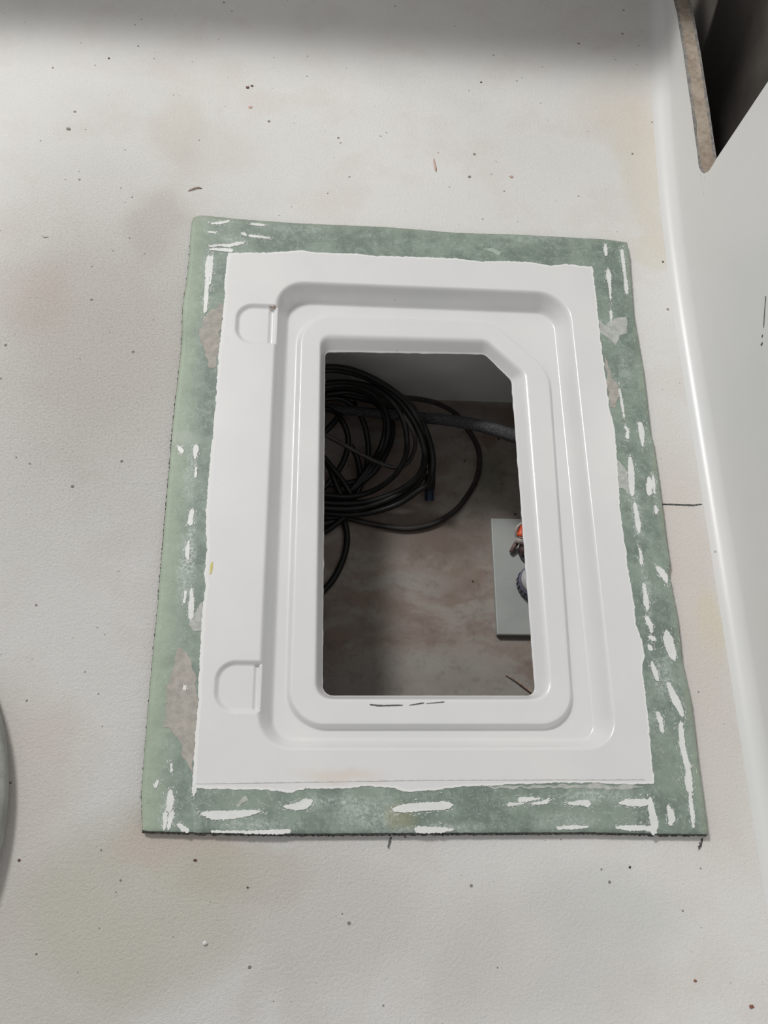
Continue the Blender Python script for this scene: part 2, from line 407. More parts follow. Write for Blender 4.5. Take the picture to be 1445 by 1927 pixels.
def resample(pts, n):
    """n points from the first of pts up to, without, the last, evenly by length"""
    P = np.array([[p.x, p.y] for p in pts]); d = np.r_[0, np.cumsum(np.hypot(*np.diff(P, axis=0).T))]
    s = np.linspace(0, d[-1], n, endpoint=False)
    return np.stack([np.interp(s, d, P[:, 0]), np.interp(s, d, P[:, 1])], 1)
def rounded(corners, radii, off=0.0, m=14):
    """corners TL, V1, V2, BR, BL (clockwise), returns 5 arcs; off > 0 grows the outline"""
    P = [Vector((c.x, c.y)) for c in corners]; n = len(P); L = []
    for i in range(n):                       # offset every side outwards
        a, b = P[i], P[(i+1) % n]; d = (b-a).normalized(); nr = Vector((-d.y, d.x)); L.append((a+nr*off, d))
    Q = []
    for i in range(n):
        (a, d), (b, e) = L[i-1], L[i]; den = d.x*e.y-d.y*e.x; t = ((b.x-a.x)*e.y-(b.y-a.y)*e.x)/den; Q.append(a+d*t)
    arcs = []
    for i in range(n):
        r = max(radii[i]+off, .0015); p = Q[i]; d0 = (Q[i-1]-p).normalized(); d1 = (Q[(i+1) % n]-p).normalized()
        ang = d0.angle(d1); tl = r/math.tan(ang/2); cen = p+(d0+d1).normalized()*(r/math.sin(ang/2))
        s, e = p+d0*tl-cen, p+d1*tl-cen; tot = s.angle(e); arc = []
        for k in range(m+1):
            f = k/m; arc.append(cen+(s*math.sin((1-f)*tot)+e*math.sin(f*tot))/math.sin(tot))
        arcs.append(arc)
    return arcs
NS = [420, 120, 420, 380, 860]               # points per section TL>V1>V2>BR>BL>TL
def rounded4(corners, radii, off=0.0, m=14):
    a = rounded([corners[i] for i in (0, 1, 2, 3)], [radii[i] for i in (0, 1, 2, 3)], off, 2*m)
    return [a[0][::2], a[1][:m+1], a[1][m:], a[2][::2], a[3][::2]]
def loop_from_arcs(arcs, n=5, m=14):
    h = m//2; out = []
    for i in range(5):
        a, b = arcs[i], arcs[(i+1) % 5]
        out.append(resample(a[h:]+b[:h+1], NS[i]))
    return np.concatenate(out)
def pxs(l, z): return [px(a, b, z) for a, b in l]
REC = pxs([(523, 529), (1068.5, 551), (1160, 1407), (484, 1407)], ZT); RR = [.034, .040, .030, .034]
RO = pxs([(567, 592), (925, 605), (1032, 698), (1078, 1363), (544, 1363)], -.009); RRO = [.040, .050, .050, .034, .036]
RI = pxs([(606, 631), (914, 640), (988, 703), (1036, 1314), (596, 1313)], -.009); RRI = [.012, .014, .014, .020, .015]
LIP = pxs([(612, 662), (912, 667), (962, 716), (1007, 1309), (607, 1309)], -.024); RL = [.007, .012, .012, .009, .011]
def L(c, r, off=0): return loop_from_arcs((rounded4 if len(c) == 4 else rounded)(c, r, off))

def jag(P, amp, sc, seed, z=0):
    out = []
    for p in P:
        q = Vector((p[0]*sc, p[1]*sc, seed)); out.append((p[0]+amp*noise.noise(q), p[1]+amp*noise.noise(q+Vector((31, 7, 3)))))
    return np.array(out)
W_TOP = [(428, 476), (451, 475), (506, 475), (564, 471), (600, 475), (672, 477), (700, 481), (780, 483), (860, 486), (901, 492), (949, 491), (998, 493), (1040, 500), (1065, 496), (1095, 500), (1115, 502)]
W_RIGHT = [(1115, 502), (1122, 558), (1130, 636), (1140, 711), (1147, 771), (1156, 802), (1161, 854), (1167, 957), (1176, 1022), (1184, 1079), (1193, 1134), (1198, 1178), (1206, 1199), (1213, 1235), (1208, 1258), (1213, 1291), (1223, 1381), (1227, 1436), (1232, 1475)]
W_BOT = [(1232, 1475), (1215, 1477), (1139, 1474), (1069, 1473), (974, 1476), (866, 1481), (799, 1489), (762, 1491), (740, 1483), (683, 1479), (659, 1484), (583, 1484), (541, 1493), (527, 1488), (413, 1485), (366, 1484)]
W_LEFT = [(366, 1484), (362, 1475), (366, 1401), (373, 1318), (373, 1293), (377, 1215), (380, 1150), (387, 1103), (384, 1080), (389, 1033), (387, 969), (391, 915), (395, 865), (402, 800), (405, 768), (411, 665), (416, 621), (423, 552), (422, 535), (428, 476)]
def ragged(z, lists, fr=.955):
    T, R_, B, Lf = [pxs(l, z) for l in lists]
    tn = resample(T, 400); 
    tn = np.vstack([tn, [R_[0].x, R_[0].y]]); k = int(400*fr)
    rn = np.vstack([resample(R_, 600), [B[0].x, B[0].y]]); k2 = int(600*(1-fr))
    V = lambda a: [Vector((q[0], q[1])) for q in a]
    secs = [V(tn[:k+1]), V(tn[k:])+V(rn[1:k2+1]), V(rn[k2:]), B, Lf]
    return np.concatenate([resample(s, c) for s, c in zip(secs, NS)])
LW = jag(ragged(ZT, [W_TOP, W_RIGHT, W_BOT, W_LEFT]), .0011, 160, 2)
LW = jag(LW, .0007, 520, 9)

def ease(t, a=.35, b=.35):
    """0..1 with slope growing over the first a and dying over the last b"""
    k = 1/(1-a/2-b/2)
    if t < a: return k*t*t/(2*a)
    if t < 1-b: return k*(a/2+(t-a))
    q = 1-t; return 1-k*q*q/(2*b)
# hinge pockets: D-shaped, open towards the gutter
def pocket(cs):
    (xl, yl), (xt, yt), (xb, yb), (xe, ye), (sx0, sx1), (bx0, bx1) = cs
    pl, pt, pb, pe = px(xl, yl, ZT), px(xt, yt, ZT), px(xb, yb, ZT), px(xe, ye, ZT)
    s0, s1, b1 = px(sx0, ye, ZT).x, px(sx1, ye, ZT).x, px(bx1, ye, ZT).x
    return dict(x0=pl.x, y1=pt.y, y0=pb.y, xe=b1, s0=s0, s1=s1, b1=b1)
POCK = [pocket([(443, 608), (500, 572), (500, 647), (518, 610), (508, 514), (515, 523)]),
        pocket([(403, 1295), (475, 1243), (475, 1341), (490, 1295), (479.5, 485.5), (486, 496)])]
def sdf(p, x, y):
    """negative inside the D outline"""
    r = .021; hx = (p['b1']+.03-p['x0'])/2; cx = p['x0']+hx; hy = (p['y1']-p['y0'])/2; cy = (p['y1']+p['y0'])/2
    qx = abs(x-cx)-hx+r; qy = abs(y-cy)-hy+r
    return min(max(qx, qy), 0)+math.hypot(max(qx, 0), max(qy, 0))-r
def sm(a, b, t):
    t = max(0, min(1, (t-a)/(b-a))); return t*t*(3-2*t)
def pocket_drop(x, y):
    for p in POCK:
        if x > p['b1']+.0006 or x < p['x0']-.003: continue
        d = -sdf(p, x, y)
        if d < -.0008: continue
        dep = .0042*sm(-.0008, .0048, d)
        g = sm(p['s0']-.0022, p['s0']+.0006, x)*(1-sm(p['s1']-.0004, p['s1']+.0006, x))
        dep += .0024*g*sm(.003, .0045, d)
        dep -= .0012*sm(p['s1'], p['s1']+.0008, x)*sm(.003, .0045, d)
        return dep, d
    return 0, -1
def build_moulding():
    rings = []
    def add(A, B, ts, z0, z1, ez=None):
        for t in ts: rings.append((A*(1-t)+B*t, z0+(z1-z0)*(ez(t) if ez else t)))
    L1, L2 = L(REC, RR, .0025), L(REC, RR, -.0150)
    L3, L4 = L(RO, RRO, .0050), L(RO, RRO, -.0015)
    L5, L6 = L(RI, RRI, .0035), L(LIP, RL, 0)
    rings.append((LW, ZG-.0004)); rings.append((LW*.998+L1*.002, ZT-.0001))
    fl = [.012]+[.03+i*(1-.03)/62 for i in range(62)]
    add(LW, L1, fl, ZT, ZT)
    GZ = -.0170; RZ = -.0090
    add(L1, L2, [i/26 for i in range(27)], ZT, GZ, lambda t: ease(t, .30, .34))
    add(L2, L3, [.2, .4, .6, .8], GZ, GZ)
    add(L3, L4, [i/12 for i in range(13)], GZ, RZ, lambda t: ease(t, .35, .45))
    add(L4, L5, [.1, .3, .5, .7, .9], RZ, RZ)
    add(L5, L6, [i/16 for i in range(17)], RZ, -.0240, lambda t: ease(t, .42, .1))
    LJ = jag(L6, .0011, 90, 5); rings.append((LJ, -.0252))
    OUT = L(LIP, RL, .0026); rings.append((OUT, -.0254)); rings.append((L(RI, RRI, .010), -.0125))
    n = len(LW); vs = []; dep_i = []
    for P, z in rings:
        for x, y in P:
            zz, dd = z, -1
            if z > -.004:
                dr, dd = pocket_drop(x, y)
                if dr > 0: zz = min(z, ZT-dr)
                zz += .00025*noise.noise(Vector((x*14, y*14, 1)))
            vs.append((x, y, zz)); dep_i.append(dd)
    fs, pk = [], ([], []); rim = []
    for i in range(len(rings)-1):
        for k in range(n):
            a, b, c, d = i*n+k, i*n+(k+1) % n, (i+1)*n+(k+1) % n, (i+1)*n+k
            q = (a, d, c, b)
            if min(dep_i[a], dep_i[b], dep_i[c], dep_i[d]) > -.0007: pk[0 if vs[a][1] > .45 else 1].append(q)
            elif i < 5: rim.append(q)
            else: fs.append(q)
    mesh('moulding', vs, fs, MG, panel)
    o = mesh('sanded_rim', vs[:6*n], rim, simple('sanded_gelcoat', (.77, .775, .77), .55, .3), panel); o['label'] = 'whiter sanded strip with a torn edge'
    for j, pf in enumerate(pk):
        ids = sorted({i for f in pf for i in f}); mp = {a: b for b, a in enumerate(ids)}
        o = mesh('hinge_pocket', [vs[i] for i in ids], [tuple(mp[i] for i in f) for f in pf], MG, panel)
        o['label'] = ['shallow D-shaped hinge pocket with brown grime at its upper corner', 'shallow D-shaped hinge pocket at the lower end'][j]
build_moulding()

G_TOP = [(366, 408), (381, 405), (451, 412), (561, 420), (728, 427), (860, 438), (971, 441), (1137, 450), (1180, 456)]
G_RIGHT = [(1180, 456), (1184, 475), (1192, 586), (1211, 697), (1225, 820), (1229, 828), (1239, 893), (1252, 996), (1261, 1061), (1258, 1072), (1276, 1165), (1284, 1242), (1301, 1318), (1315, 1436), (1333, 1568)]
G_BOT = [(1333, 1570), (1240, 1569), (1107, 1566), (900, 1567), (700, 1568), (541, 1569), (448, 1568), (344, 1566), (275, 1564)]
G_LEFT = [(268, 1562), (266, 1491), (275, 1374), (282, 1293), (289, 1215), (297, 1137), (303, 1059), (312, 955), (319, 873), (325, 800), (341, 657), (344, 574), (354, 505), (358, 450), (361, 416), (366, 408)]
def build_border():
    G = jag(ragged(ZG, [G_TOP, G_RIGHT, G_BOT, G_LEFT]), .0004, 220, 4)
    cen = np.array([.133, .46]); off = (G-cen); off /= np.linalg.norm(off, axis=1)[:, None]
    inner_ = LW*.9+L(REC, RR, .0025)*.1
    rings = [(G, ZG-.0005), (G-off*.0005, ZG)]+[(G*(1-t)+inner_*t, ZG) for t in (.1, .3, .5, .7, .9, 1.)]
    n = len(G); vs, fs = [], []
    for i, (P, z) in enumerate(rings):
        for x, y in P: vs.append((x, y, z+(.0002*noise.noise(Vector((x*60, y*60, 0))) if 1 < i < 7 else 0)))
    for i in range(len(rings)-1):
        for k in range(n): fs.append((i*n+k, (i+1)*n+k, (i+1)*n+(k+1) % n, i*n+(k+1) % n))
    mesh('laminate_border', vs, fs, ML, panel)['label'] = 'sanded green glass-fibre laminate border'
    vs, fs = [], []                           # rough edge under the border
    E = [(G+off*.0002, ZG-.0006), (G+off*.0003, .0026), (jag(G+off*.0012, .0014, 420, 3), .0010), (jag(G+off*.0016, .0016, 420, 3), .0003), (G-off*.004, .0003)]
    for P, z in E:
        for x, y in P: vs.append((x, y, z))
    for i in range(len(E)-1):
        for k in range(n): fs.append((i*n+k, i*n+(k+1) % n, (i+1)*n+(k+1) % n, (i+1)*n+k))
    fs = [f[::-1] for f in fs]
    mesh('cut_edge', vs, fs, MEDGE, panel)['label'] = 'dark rough edge under the green border'
build_border()

def patch(name, outline, z, mat, parent, h=.0003, amp=.0006, sc=300, seed=0):
    """thin flake with a torn outline; outline in world x, y"""
    P = []
    n = len(outline)
    for i in range(n):
        a, b = Vector(outline[i][:2]), Vector(outline[(i+1) % n][:2]); m = max(1, int((b-a).length/.0009))
        for k in range(m):
            p = a+(b-a)*k/m; q = Vector((p.x*sc, p.y*sc, seed))
            P.append((p.x+amp*noise.noise(q), p.y+amp*noise.noise(q+Vector((9, 9, 9)))))
    m = len(P); vs = [(x, y, z-.0004) for x, y in P]+[(x, y, z+h) for x, y in P]
    fs = [tuple(range(m, 2*m))]+[(i, (i+1) % m, m+(i+1) % m, m+i) for i in range(m)]
    ar = sum(P[i][0]*P[(i+1) % m][1]-P[(i+1) % m][0]*P[i][1] for i in range(m))
    if ar < 0: fs = [f[::-1] for f in fs]
    return mesh(name, vs, fs, mat, parent, smooth=False)
def stroke(line, z):
    """outline of a line of (u, v, half-width in picture units)"""
    pts = [(px(a, b, z), w*CAMH/F*1.25) for a, b, w in line]; A, B = [], []
    for i, (p, w) in enumerate(pts):
        t = (pts[min(i+1, len(pts)-1)][0]-pts[max(i-1, 0)][0]).normalized(); nr = Vector((-t.y, t.x, 0))
        A.append(p+nr*w); B.append(p-nr*w)
    a, b = pts[0][0]-(pts[1][0]-pts[0][0]).normalized()*pts[0][1], pts[-1][0]+(pts[-1][0]-pts[-2][0]).normalized()*pts[-1][1]
    return [a]+A+[b]+B[::-1]
STK = [[(473, 422, 2), (485, 423, 3), (497, 424, 2)], [(391, 437, 1.5), (405, 438, 2)], [(470, 444, 3), (490, 446, 2.5), (507, 448, 1.5)],
 [(399, 421, 2), (415, 420, 3), (431, 416, 2)], [(395, 464, 2), (412, 462, 2), (430, 463, 3), (446, 459, 4), (459, 457, 2)], [(456, 440, 3), (462, 442, 3)],
 [(395, 470, 2), (412, 470, 3), (436, 472, 4)],
 [(1139, 461, 2), (1139, 470, 3.5), (1140, 480, 3)], [(1144, 509, 3), (1145, 520, 5), (1147, 540, 2.5), (1149, 564, 1.2)],
 [(1170, 471, 3), (1172, 490, 3.5), (1176, 520, 2.5), (1178, 540, 4), (1179, 552, 3)], [(1149, 585, 1.5), (1150, 595, 2.5), (1149, 606, 1)],
 [(1166, 733, 1.2), (1170, 760, 2.5), (1174, 785, 1.2)], [(1204, 797, 4), (1207, 812, 5.5), (1208, 825, 4), (1209, 840, 1.5)],
 [(1177, 804, 3), (1181, 812, 2), (1180, 824, 3.5)], [(1185, 862, 3), (1187, 880, 5), (1188, 905, 5.5), (1189, 930, 4)],
 [(1221, 900, 3), (1222, 915, 6), (1221, 930, 4)], [(1228, 896, 1.5), (1230, 912, 3), (1231, 928, 1.5)], [(1233, 953, 2), (1235, 961, 3.5), (1234, 967, 2)],
 [(1194, 948, 3), (1198, 970, 4), (1201, 990, 5), (1202, 1002, 2)], [(1203, 1032, 2), (1206, 1050, 2), (1207, 1061, 3)],
 [(1236, 1068, 3), (1244, 1076, 6), (1251, 1086, 5), (1254, 1097, 2)], [(1211, 1100, 3), (1214, 1120, 3.5), (1216, 1136, 5), (1218, 1146, 3)],
 [(1217, 1163, 4), (1223, 1176, 4), (1226, 1190, 2.5)], [(1222, 1199, 3), (1230, 1203, 4.5)], [(1221, 1215, 3), (1225, 1222, 3)],
 [(1254, 1188, 3), (1256, 1200, 8), (1261, 1220, 8), (1266, 1235, 6), (1269, 1243, 2)], [(1226, 1246, 2), (1231, 1262, 4.5), (1237, 1280, 2.5)],
 [(1257, 1286, 3), (1264, 1303, 5), (1272, 1320, 6.5), (1279, 1333, 5), (1284, 1346, 3)], [(1237, 1341, 2.5), (1241, 1352, 5), (1243, 1362, 2.5), (1246, 1376, 3.5)],
 [(1281, 1362, 3), (1281, 1375, 4), (1284, 1405, 4.5), (1290, 1430, 4.5), (1295, 1452, 4), (1295, 1470, 6), (1298, 1488, 5)],
 [(1298, 1492, 2.5), (1300, 1515, 3), (1303, 1535, 3.5), (1304, 1557, 1.5)], [(1257, 1518, 2.5), (1261, 1528, 5), (1264, 1540, 5.5), (1261, 1551, 3)],
 [(1165, 1512, 1), (1180, 1510, 5), (1205, 1511, 5.5), (1222, 1509, 4)], [(1223, 1503, 3), (1225, 1520, 4.5), (1229, 1540, 6), (1231, 1553, 6), (1229, 1567, 4)],
 [(1159, 1557, 1.5), (1180, 1558, 4), (1205, 1558, 3.5), (1225, 1560, 4)],
 [(742, 1524, 3), (760, 1521, 6), (800, 1518, 6), (835, 1516, 6), (849, 1515, 3)], [(785, 1561, 5), (805, 1562, 5), (830, 1562, 4), (852, 1561, 1.5)],
 [(1048, 1558, 2), (1075, 1557, 3), (1106, 1556, 1.5)], [(978, 1505, 4), (995, 1504, 3), (1015, 1503, 1)], [(957, 1514, 3), (985, 1512, 1.2)], [(1000, 1513, 1.2), (1028, 1509, 3), (1034, 1502, 1)],
 [(1070, 1512, 2), (1090, 1511, 4), (1106, 1512, 5)], [(378, 1531, 1.5), (400, 1534, 6), (430, 1534, 6), (460, 1531, 5), (488, 1527, 1.5)],
 [(535, 1518, 2), (555, 1519, 5), (575, 1513, 7), (586, 1508, 3)], [(399, 1565, 1.5), (470, 1566, 2), (520, 1566, 3), (545, 1564, 3)],
 [(320, 1489, 3), (321, 1505, 5), (318, 1525, 4)], [(311, 1530, 3), (311, 1545, 3), (309, 1560, 2)], [(324, 1530, 4), (320, 1545, 3), (317, 1560, 2)], [(337, 1552, 3), (345, 1560, 4), (353, 1563, 3)],
 [(322, 1438, 1.5), (323, 1451, 2)], [(367, 1478, 4), (365, 1488, 3), (364, 1497, 1)], [(297, 1470, 2), (292, 1480, 3)],
 [(393, 483, 3), (391, 500, 4.5), (390, 530, 3.5), (388, 560, 4), (386, 587, 3)], [(399, 483, 2.5), (398, 505, 2.5), (395, 535, 1.5)],
 [(369, 840, 4), (368, 850, 4), (367, 863, 1.5)], [(361, 962, 4), (359, 975, 3.5), (358, 985, 5)], [(360, 1108, 2), (361, 1125, 3), (360, 1142, 4.5), (359, 1163, 3.5)],
 [(349, 1114, 2), (348, 1124, 1.5), (346, 1134, 2)], [(347, 1291, 1.5), (348, 1297, 2.5)], [(337, 842, 3), (342, 850, 4)], [(355, 1020, 2), (352, 1040, 3.5), (354, 1052, 2)], [(369, 880, 1.5), (368, 897, 2)]]
for i, s in enumerate(STK):
    patch('gelcoat_streak', stroke(s, ZG), ZG+.0002, MSTREAK, panel, h=.0003+.00003*(i % 9), amp=.0011, sc=600, seed=i)
FIL = [([(390, 593), (419, 568), (418, 600), (415, 621), (411, 665), (405, 693), (392, 690), (384, 662), (376, 624), (380, 605)], MFILL),
 ([(382, 1132), (364, 1155), (359, 1176), (364, 1186), (379, 1189), (383, 1147)], MFILLG),
 ([(333, 1221), (354, 1225), (366, 1270), (373, 1318), (368, 1390), (361, 1457), (344, 1422), (336, 1390), (323, 1374), (309, 1367), (314, 1340), (314, 1301), (326, 1256)], MFILL),
 ([(1127, 600), (1139, 614), (1156, 597), (1180, 597), (1180, 628), (1167, 633), (1159, 650), (1145, 636), (1130, 625)], MFILLG),
 ([(1136, 668), (1147, 690), (1153, 711), (1167, 733), (1159, 766), (1150, 768), (1141, 715)], MFILL),
 ([(1161, 866), (1177, 877), (1185, 916), (1182, 929), (1164, 916)], MFILLG),
 ([(907, 468), (925, 467), (943, 476), (938, 481), (918, 474)], MFILLN), ([(441, 1510), (462, 1500), (465, 1508), (446, 1517)], MFILLG),
 ([(900, 1480), (980, 1478), (1060, 1475), (1170, 1477), (1212, 1480), (1180, 1486), (1060, 1482), (960, 1484)], MFILLG)]
for i, (p, m) in enumerate(FIL):
    o = patch('filler_smear', [px(a, b, ZG) for a, b in p], ZG+.0001, m, panel, h=.0002, amp=.003, sc=110, seed=i+70)
    o['label'] = 'beige grey smear of filler' if m is MFILL else 'pale grey smear of filler'
# loose glass fibres in the sanded surface
def fibres():
    vs, fs = [], []; rnd = random.Random(3)
    quad = [px(*p, ZG) for p in ((362, 410), (1180, 460), (1331, 1566), (270, 1562))]
    x0, x1, y0, y1 = -.146, .411, .095, .832
    wx0, wx1, wy0, wy1 = -.1015, .363, .141, .785
    for _ in range(46000):
        x, y = rnd.uniform(x0, x1), rnd.uniform(y0, y1)
        if wx0 < x < wx1 and wy0 < y < wy1: continue
        d = noise.noise(Vector((x*28, y*28, 3)))+.5*noise.noise(Vector((x*90, y*90, 8)))
        if d < rnd.uniform(-.15, .75): continue
        a = rnd.uniform(0, math.pi); ln = rnd.uniform(.0015, .0060); w = rnd.uniform(.00007, .00018); cv = rnd.uniform(-.9, .9); z = ZG+.00025
        k = len(vs); p = Vector((x, y))
        for s in range(4):
            t = Vector((math.cos(a), math.sin(a))); nr = Vector((-t.y, t.x))*w*(1-.25*s)
            vs += [(p.x+nr.x, p.y+nr.y, z), (p.x-nr.x, p.y-nr.y, z)]; p = p+t*ln/3; a += cv/3
            px_, py_ = p
            if not (x0 < px_ < x1 and y0 < py_ < y1) or (wx0 < px_ < wx1 and wy0 < py_ < wy1): break
            if s: fs.append((k+2*s-2, k+2*s-1, k+2*s+1, k+2*s))
    tag(mesh('glass_fibres', vs, [f[::-1] for f in fs], MFIB, panel, smooth=False), kind='stuff')
fibres()
def scratches():
    rnd = random.Random(11); vs, fs = [], []
    for s in STK:
        P = [px(a, b, ZG) for a, b, w in s]
        for i in range(len(P)-1):
            d = P[i+1]-P[i]; ln = d.length; t = d/ln; w0 = (s[i][2]+s[i+1][2])/2/F
            for _ in range(int(5+ln*900)):
                f = rnd.uniform(-.6, 1.6); c = P[i]+d*f+Vector((-t.y, t.x, 0))*rnd.gauss(0, w0*1.5)
                a = math.atan2(t.y, t.x)+rnd.gauss(0, .5); q = Vector((math.cos(a), math.sin(a), 0)); m = Vector((-q.y, q.x, 0))
                l_, w_ = rnd.uniform(.0006, .0028), rnd.uniform(.00010, .0004); z = Vector((0, 0, .00035)); k = len(vs)
                if not (-.146 < c.x < .409 and .101 < c.y < .83) or (-.106 < c.x < .364 and .142 < c.y < .785): continue
                vs += [c-q*l_+z, c+m*w_+z, c+q*l_+z, c-m*w_+z]; fs.append((k, k+3, k+2, k+1))
    for s in STK:
        P = [px(a, b, ZG) for a, b, w in s]
        for i in range(len(P)-1):
            d = P[i+1]-P[i]; ln = d.length; t = d/ln; nn = Vector((-t.y, t.x, 0)); w0 = (s[i][2]+s[i+1][2])/2/F
            for _ in range(int(4+ln*700)):
                c = P[i]+d*rnd.uniform(-.5, 1.5)+nn*rnd.gauss(0, w0*1.25); a1 = rnd.uniform(.0004, .0017); b1 = rnd.uniform(.0002, .0006); k = len(vs); m = 7
                if not (-.146 < c.x < .409 and .101 < c.y < .83) or (-.106 < c.x < .364 and .142 < c.y < .785): continue
                for q in range(m):
                    an = 2*math.pi*q/m; rr = rnd.uniform(.5, 1.2); vs.append(c+t*math.cos(an)*a1*rr+nn*math.sin(an)*b1*rr+Vector((0, 0, .0004)))
                fs.append(tuple(range(k, k+m)))
    tag(mesh('gelcoat_scratches', vs, fs, MSTREAK, panel, smooth=False), kind='stuff')
scratches()
def mark(line, z, mat, parent, amp=.0003, name='pencil_mark', seed=0):
    return patch(name, stroke(line, z), z+.0003, mat, parent, h=.0001, amp=amp, sc=500, seed=seed)
mark([(697, 1326, 1), (715, 1328, 1.2), (757, 1327, .8)], -.009, MPENCIL, panel)
mark([(771, 1327, .6), (797, 1323, .9)], -.009, MPENCIL, panel); mark([(802, 1324, .4), (835, 1321, .7)], -.009, MPENCIL, panel)
mark([(368, 1475, .5), (800, 1468, .6), (1213, 1467, .5)], ZT, MFAINT, panel, 0, 'scribed_line')
mark([(399, 1058, 1), (398, 1066, 2.2), (396, 1080, .8)], ZT, simple('yellow_smear', (.62, .55, .18), .6), panel, .0005, 'yellow_smear')
mark([(507, 577, 1), (515, 580, 1.6), (519, 571, .8)], ZT-.0014, simple('brown_grime', (.24, .15, .09), .8), panel, .001, 'grime_spot')

# ------------------------------------------------------------------ marks on deck and wall
mark([(1245, 949, 1), (1275, 950, 1.3), (1305, 951, 1.6), (1320, 949, .7)], 0, MPENCIL, floor, .0005)
mark([(735, 1577, 1), (733, 1585, 1.8), (731, 1596, 1)], 0, MPENCIL, floor, .0012); mark([(1322, 1577, .8), (1318, 1588, 2), (1315, 1600, .8)], 0, MPENCIL, floor, .0015)
def wmark(pts, w, mat=None):
    P = [wall_hit(*p) for p in pts]
    if min(p.z for p in P) < RF+.004:
        P = [Vector((p.x, p.y, max(p.z, RF+.004))) for p in P]
    vs, fs = [], []
    for i, p in enumerate(P):
        t = (P[min(i+1, len(P)-1)]-P[max(i-1, 0)]).normalized(); nr = Vector((1, 0, 0)).cross(t).normalized()*w
        for s in (1, -1):
            for dx in (-.0004, .0002): vs.append(p+nr*s+Vector((dx, 0, 0)))
        if i:
            k = 4*i
            fs += [(k-4, k, k+2, k-2), (k-4, k-3, k+1, k), (k-2, k+2, k+3, k-1)]
    mesh('pencil_mark', vs, fs, mat or MPENCIL, wall_r, smooth=False)
wmark([(1441, 557), (1439, 585), (1437, 616)], .0006); wmark([(1435, 630), (1434, 635)], .0009); wmark([(1435, 645), (1432, 650)], .0011)
wmark([(1409, 1434), (1430, 1432), (1446, 1429)], .0005); wmark([(1434, 1791), (1438, 1815), (1441, 1841)], .0005)
wmark([(1318, 328), (1321, 343), (1325, 366)], .0003, MFAINT); wmark([(1326, 329), (1327, 338)], .0005, MFAINT); pass


# ------------------------------------------------------------------ crumbs and shavings on the deck
MSHAV = simple('wood_shaving', (.42, .32, .25), .7, .3, .3, 300); MPINK = simple('pink_shaving', (.62, .43, .37), .6, .3, .15, 300)
MBRN = simple('brown_flake', (.13, .06, .045), .6, .4, .4, 400); MRED = simple('red_flake', (.26, .10, .075), .6); MCRU = simple('white_crumb', (.75, .74, .72), .6)
def shaving(line, mat, nm, lab, cat, r=.0009, curl=.002):
    P = [px(a, b, 0) for a, b in line]; n = len(P)
    P = catmull([Vector((p.x, p.y, r*.55+curl*math.sin(math.pi*i/(n-1))*.5)) for i, p in enumerate(P)], 6); m = len(P)
    vs, fs = [], []
    for i, p in enumerate(P):
        t = (P[min(i+1, m-1)]-P[max(i-1, 0)]); t.z = 0; t.normalize(); nr = Vector((-t.y, t.x, 0))*r*(.35+.65*math.sin(math.pi*min(1, (i+1)/(m*.6))*.5))*(1 if i < m-3 else .6)
        vs += [p+nr, p+Vector((0, 0, r*.5)), p-nr, p-Vector((0, 0, r*.2))]
        if i:
            k = 4*i
            for q in range(4): fs.append((k-4+q, k-4+(q+1) % 4, k+(q+1) % 4, k+q))
    fs += [(0, 3, 2, 1), (4*m-4, 4*m-3, 4*m-2, 4*m-1)]
    return tag(mesh(nm, vs, fs, mat), lab, cat)
shaving([(354, 360), (362, 357), (371, 354), (380, 355)], MSHAV, 'wood_shaving', 'curled brown wood shaving lying above the corner of the green border', 'shaving', .0011)
shaving([(816, 299), (817, 307), (819, 316), (820, 323)], MPINK, 'wood_shaving', 'short straight pinkish shaving lying on the clean deck beyond the panel', 'shaving', .0014, .001)
shaving([(145, 441), (147, 446), (156, 447), (167, 446)][:4] if False else [(80, 443), (83, 447), (92, 446)], MSHAV, 'fine_curl', 'fine dark curl of swarf on the stained deck beside the panel', 'shaving', .0004, .001)
def crumb(u, v, s, mat, nm, lab, cat='crumb', flat=.45, seed=0, n=2, grp=None):
    bm = bmesh.new(); bmesh.ops.create_icosphere(bm, subdivisions=n, radius=1); s *= .75
    for q in bm.verts:
        f = 1+.55*noise.noise(q.co*1.4+Vector((seed*3.1, 0, 0))); q.co = Vector((q.co.x*f*s, q.co.y*f*s*.8, max(-.6, q.co.z)*f*s*flat))
    me = bpy.data.meshes.new(nm); bm.to_mesh(me); bm.free(); me.materials.append(mat); zmin = min(q.co.z for q in me.vertices)
    o = bpy.data.objects.new(nm, me); C.objects.link(o); p = px(u, v, 0); o.location = (p.x, p.y, -zmin-.0001); return tag(o, lab, cat, grp)
crumb(466, 165, .0034, MBRN, 'brown_flake', 'dark brown flake, the upper of two near the shadow edge', 'flake', .3, 1)
crumb(474, 162, .0026, MBRN, 'brown_flake', 'smaller dark flake touching the upper brown flake', 'flake', .35, 5)
crumb(471, 202, .0036, MPINK, 'pale_flake', 'pale pinkish flake just below the two dark brown flakes', 'flake', .3, 2)
crumb(205, 110, .0019, MBRN, 'dark_crumb', 'single dark crumb on the deck at the edge of the far shadow', 'crumb', .6, 3)
crumb(962, 333, .0034, MPINK, 'pale_flake', 'pale beige flake alone between the pink shaving and the side wall', 'flake', .4, 4)
crumb(883, 333, .0026, simple('grey_grit', (.30, .29, .27), .8), 'grey_crumb', 'grey crumb on the deck beside the pink shaving', 'crumb', .5, 6)
crumb(129, 243, .0036, bpy.data.materials['grey_grit'], 'grey_crumb', 'grey gritty crumb on the deck near the far left stain', 'crumb', .4, 7)
crumb(367, 1619, .0021, MBRN, 'rust_crumb', 'rust brown crumb on the deck just below the green border corner', 'crumb', .6, 8)
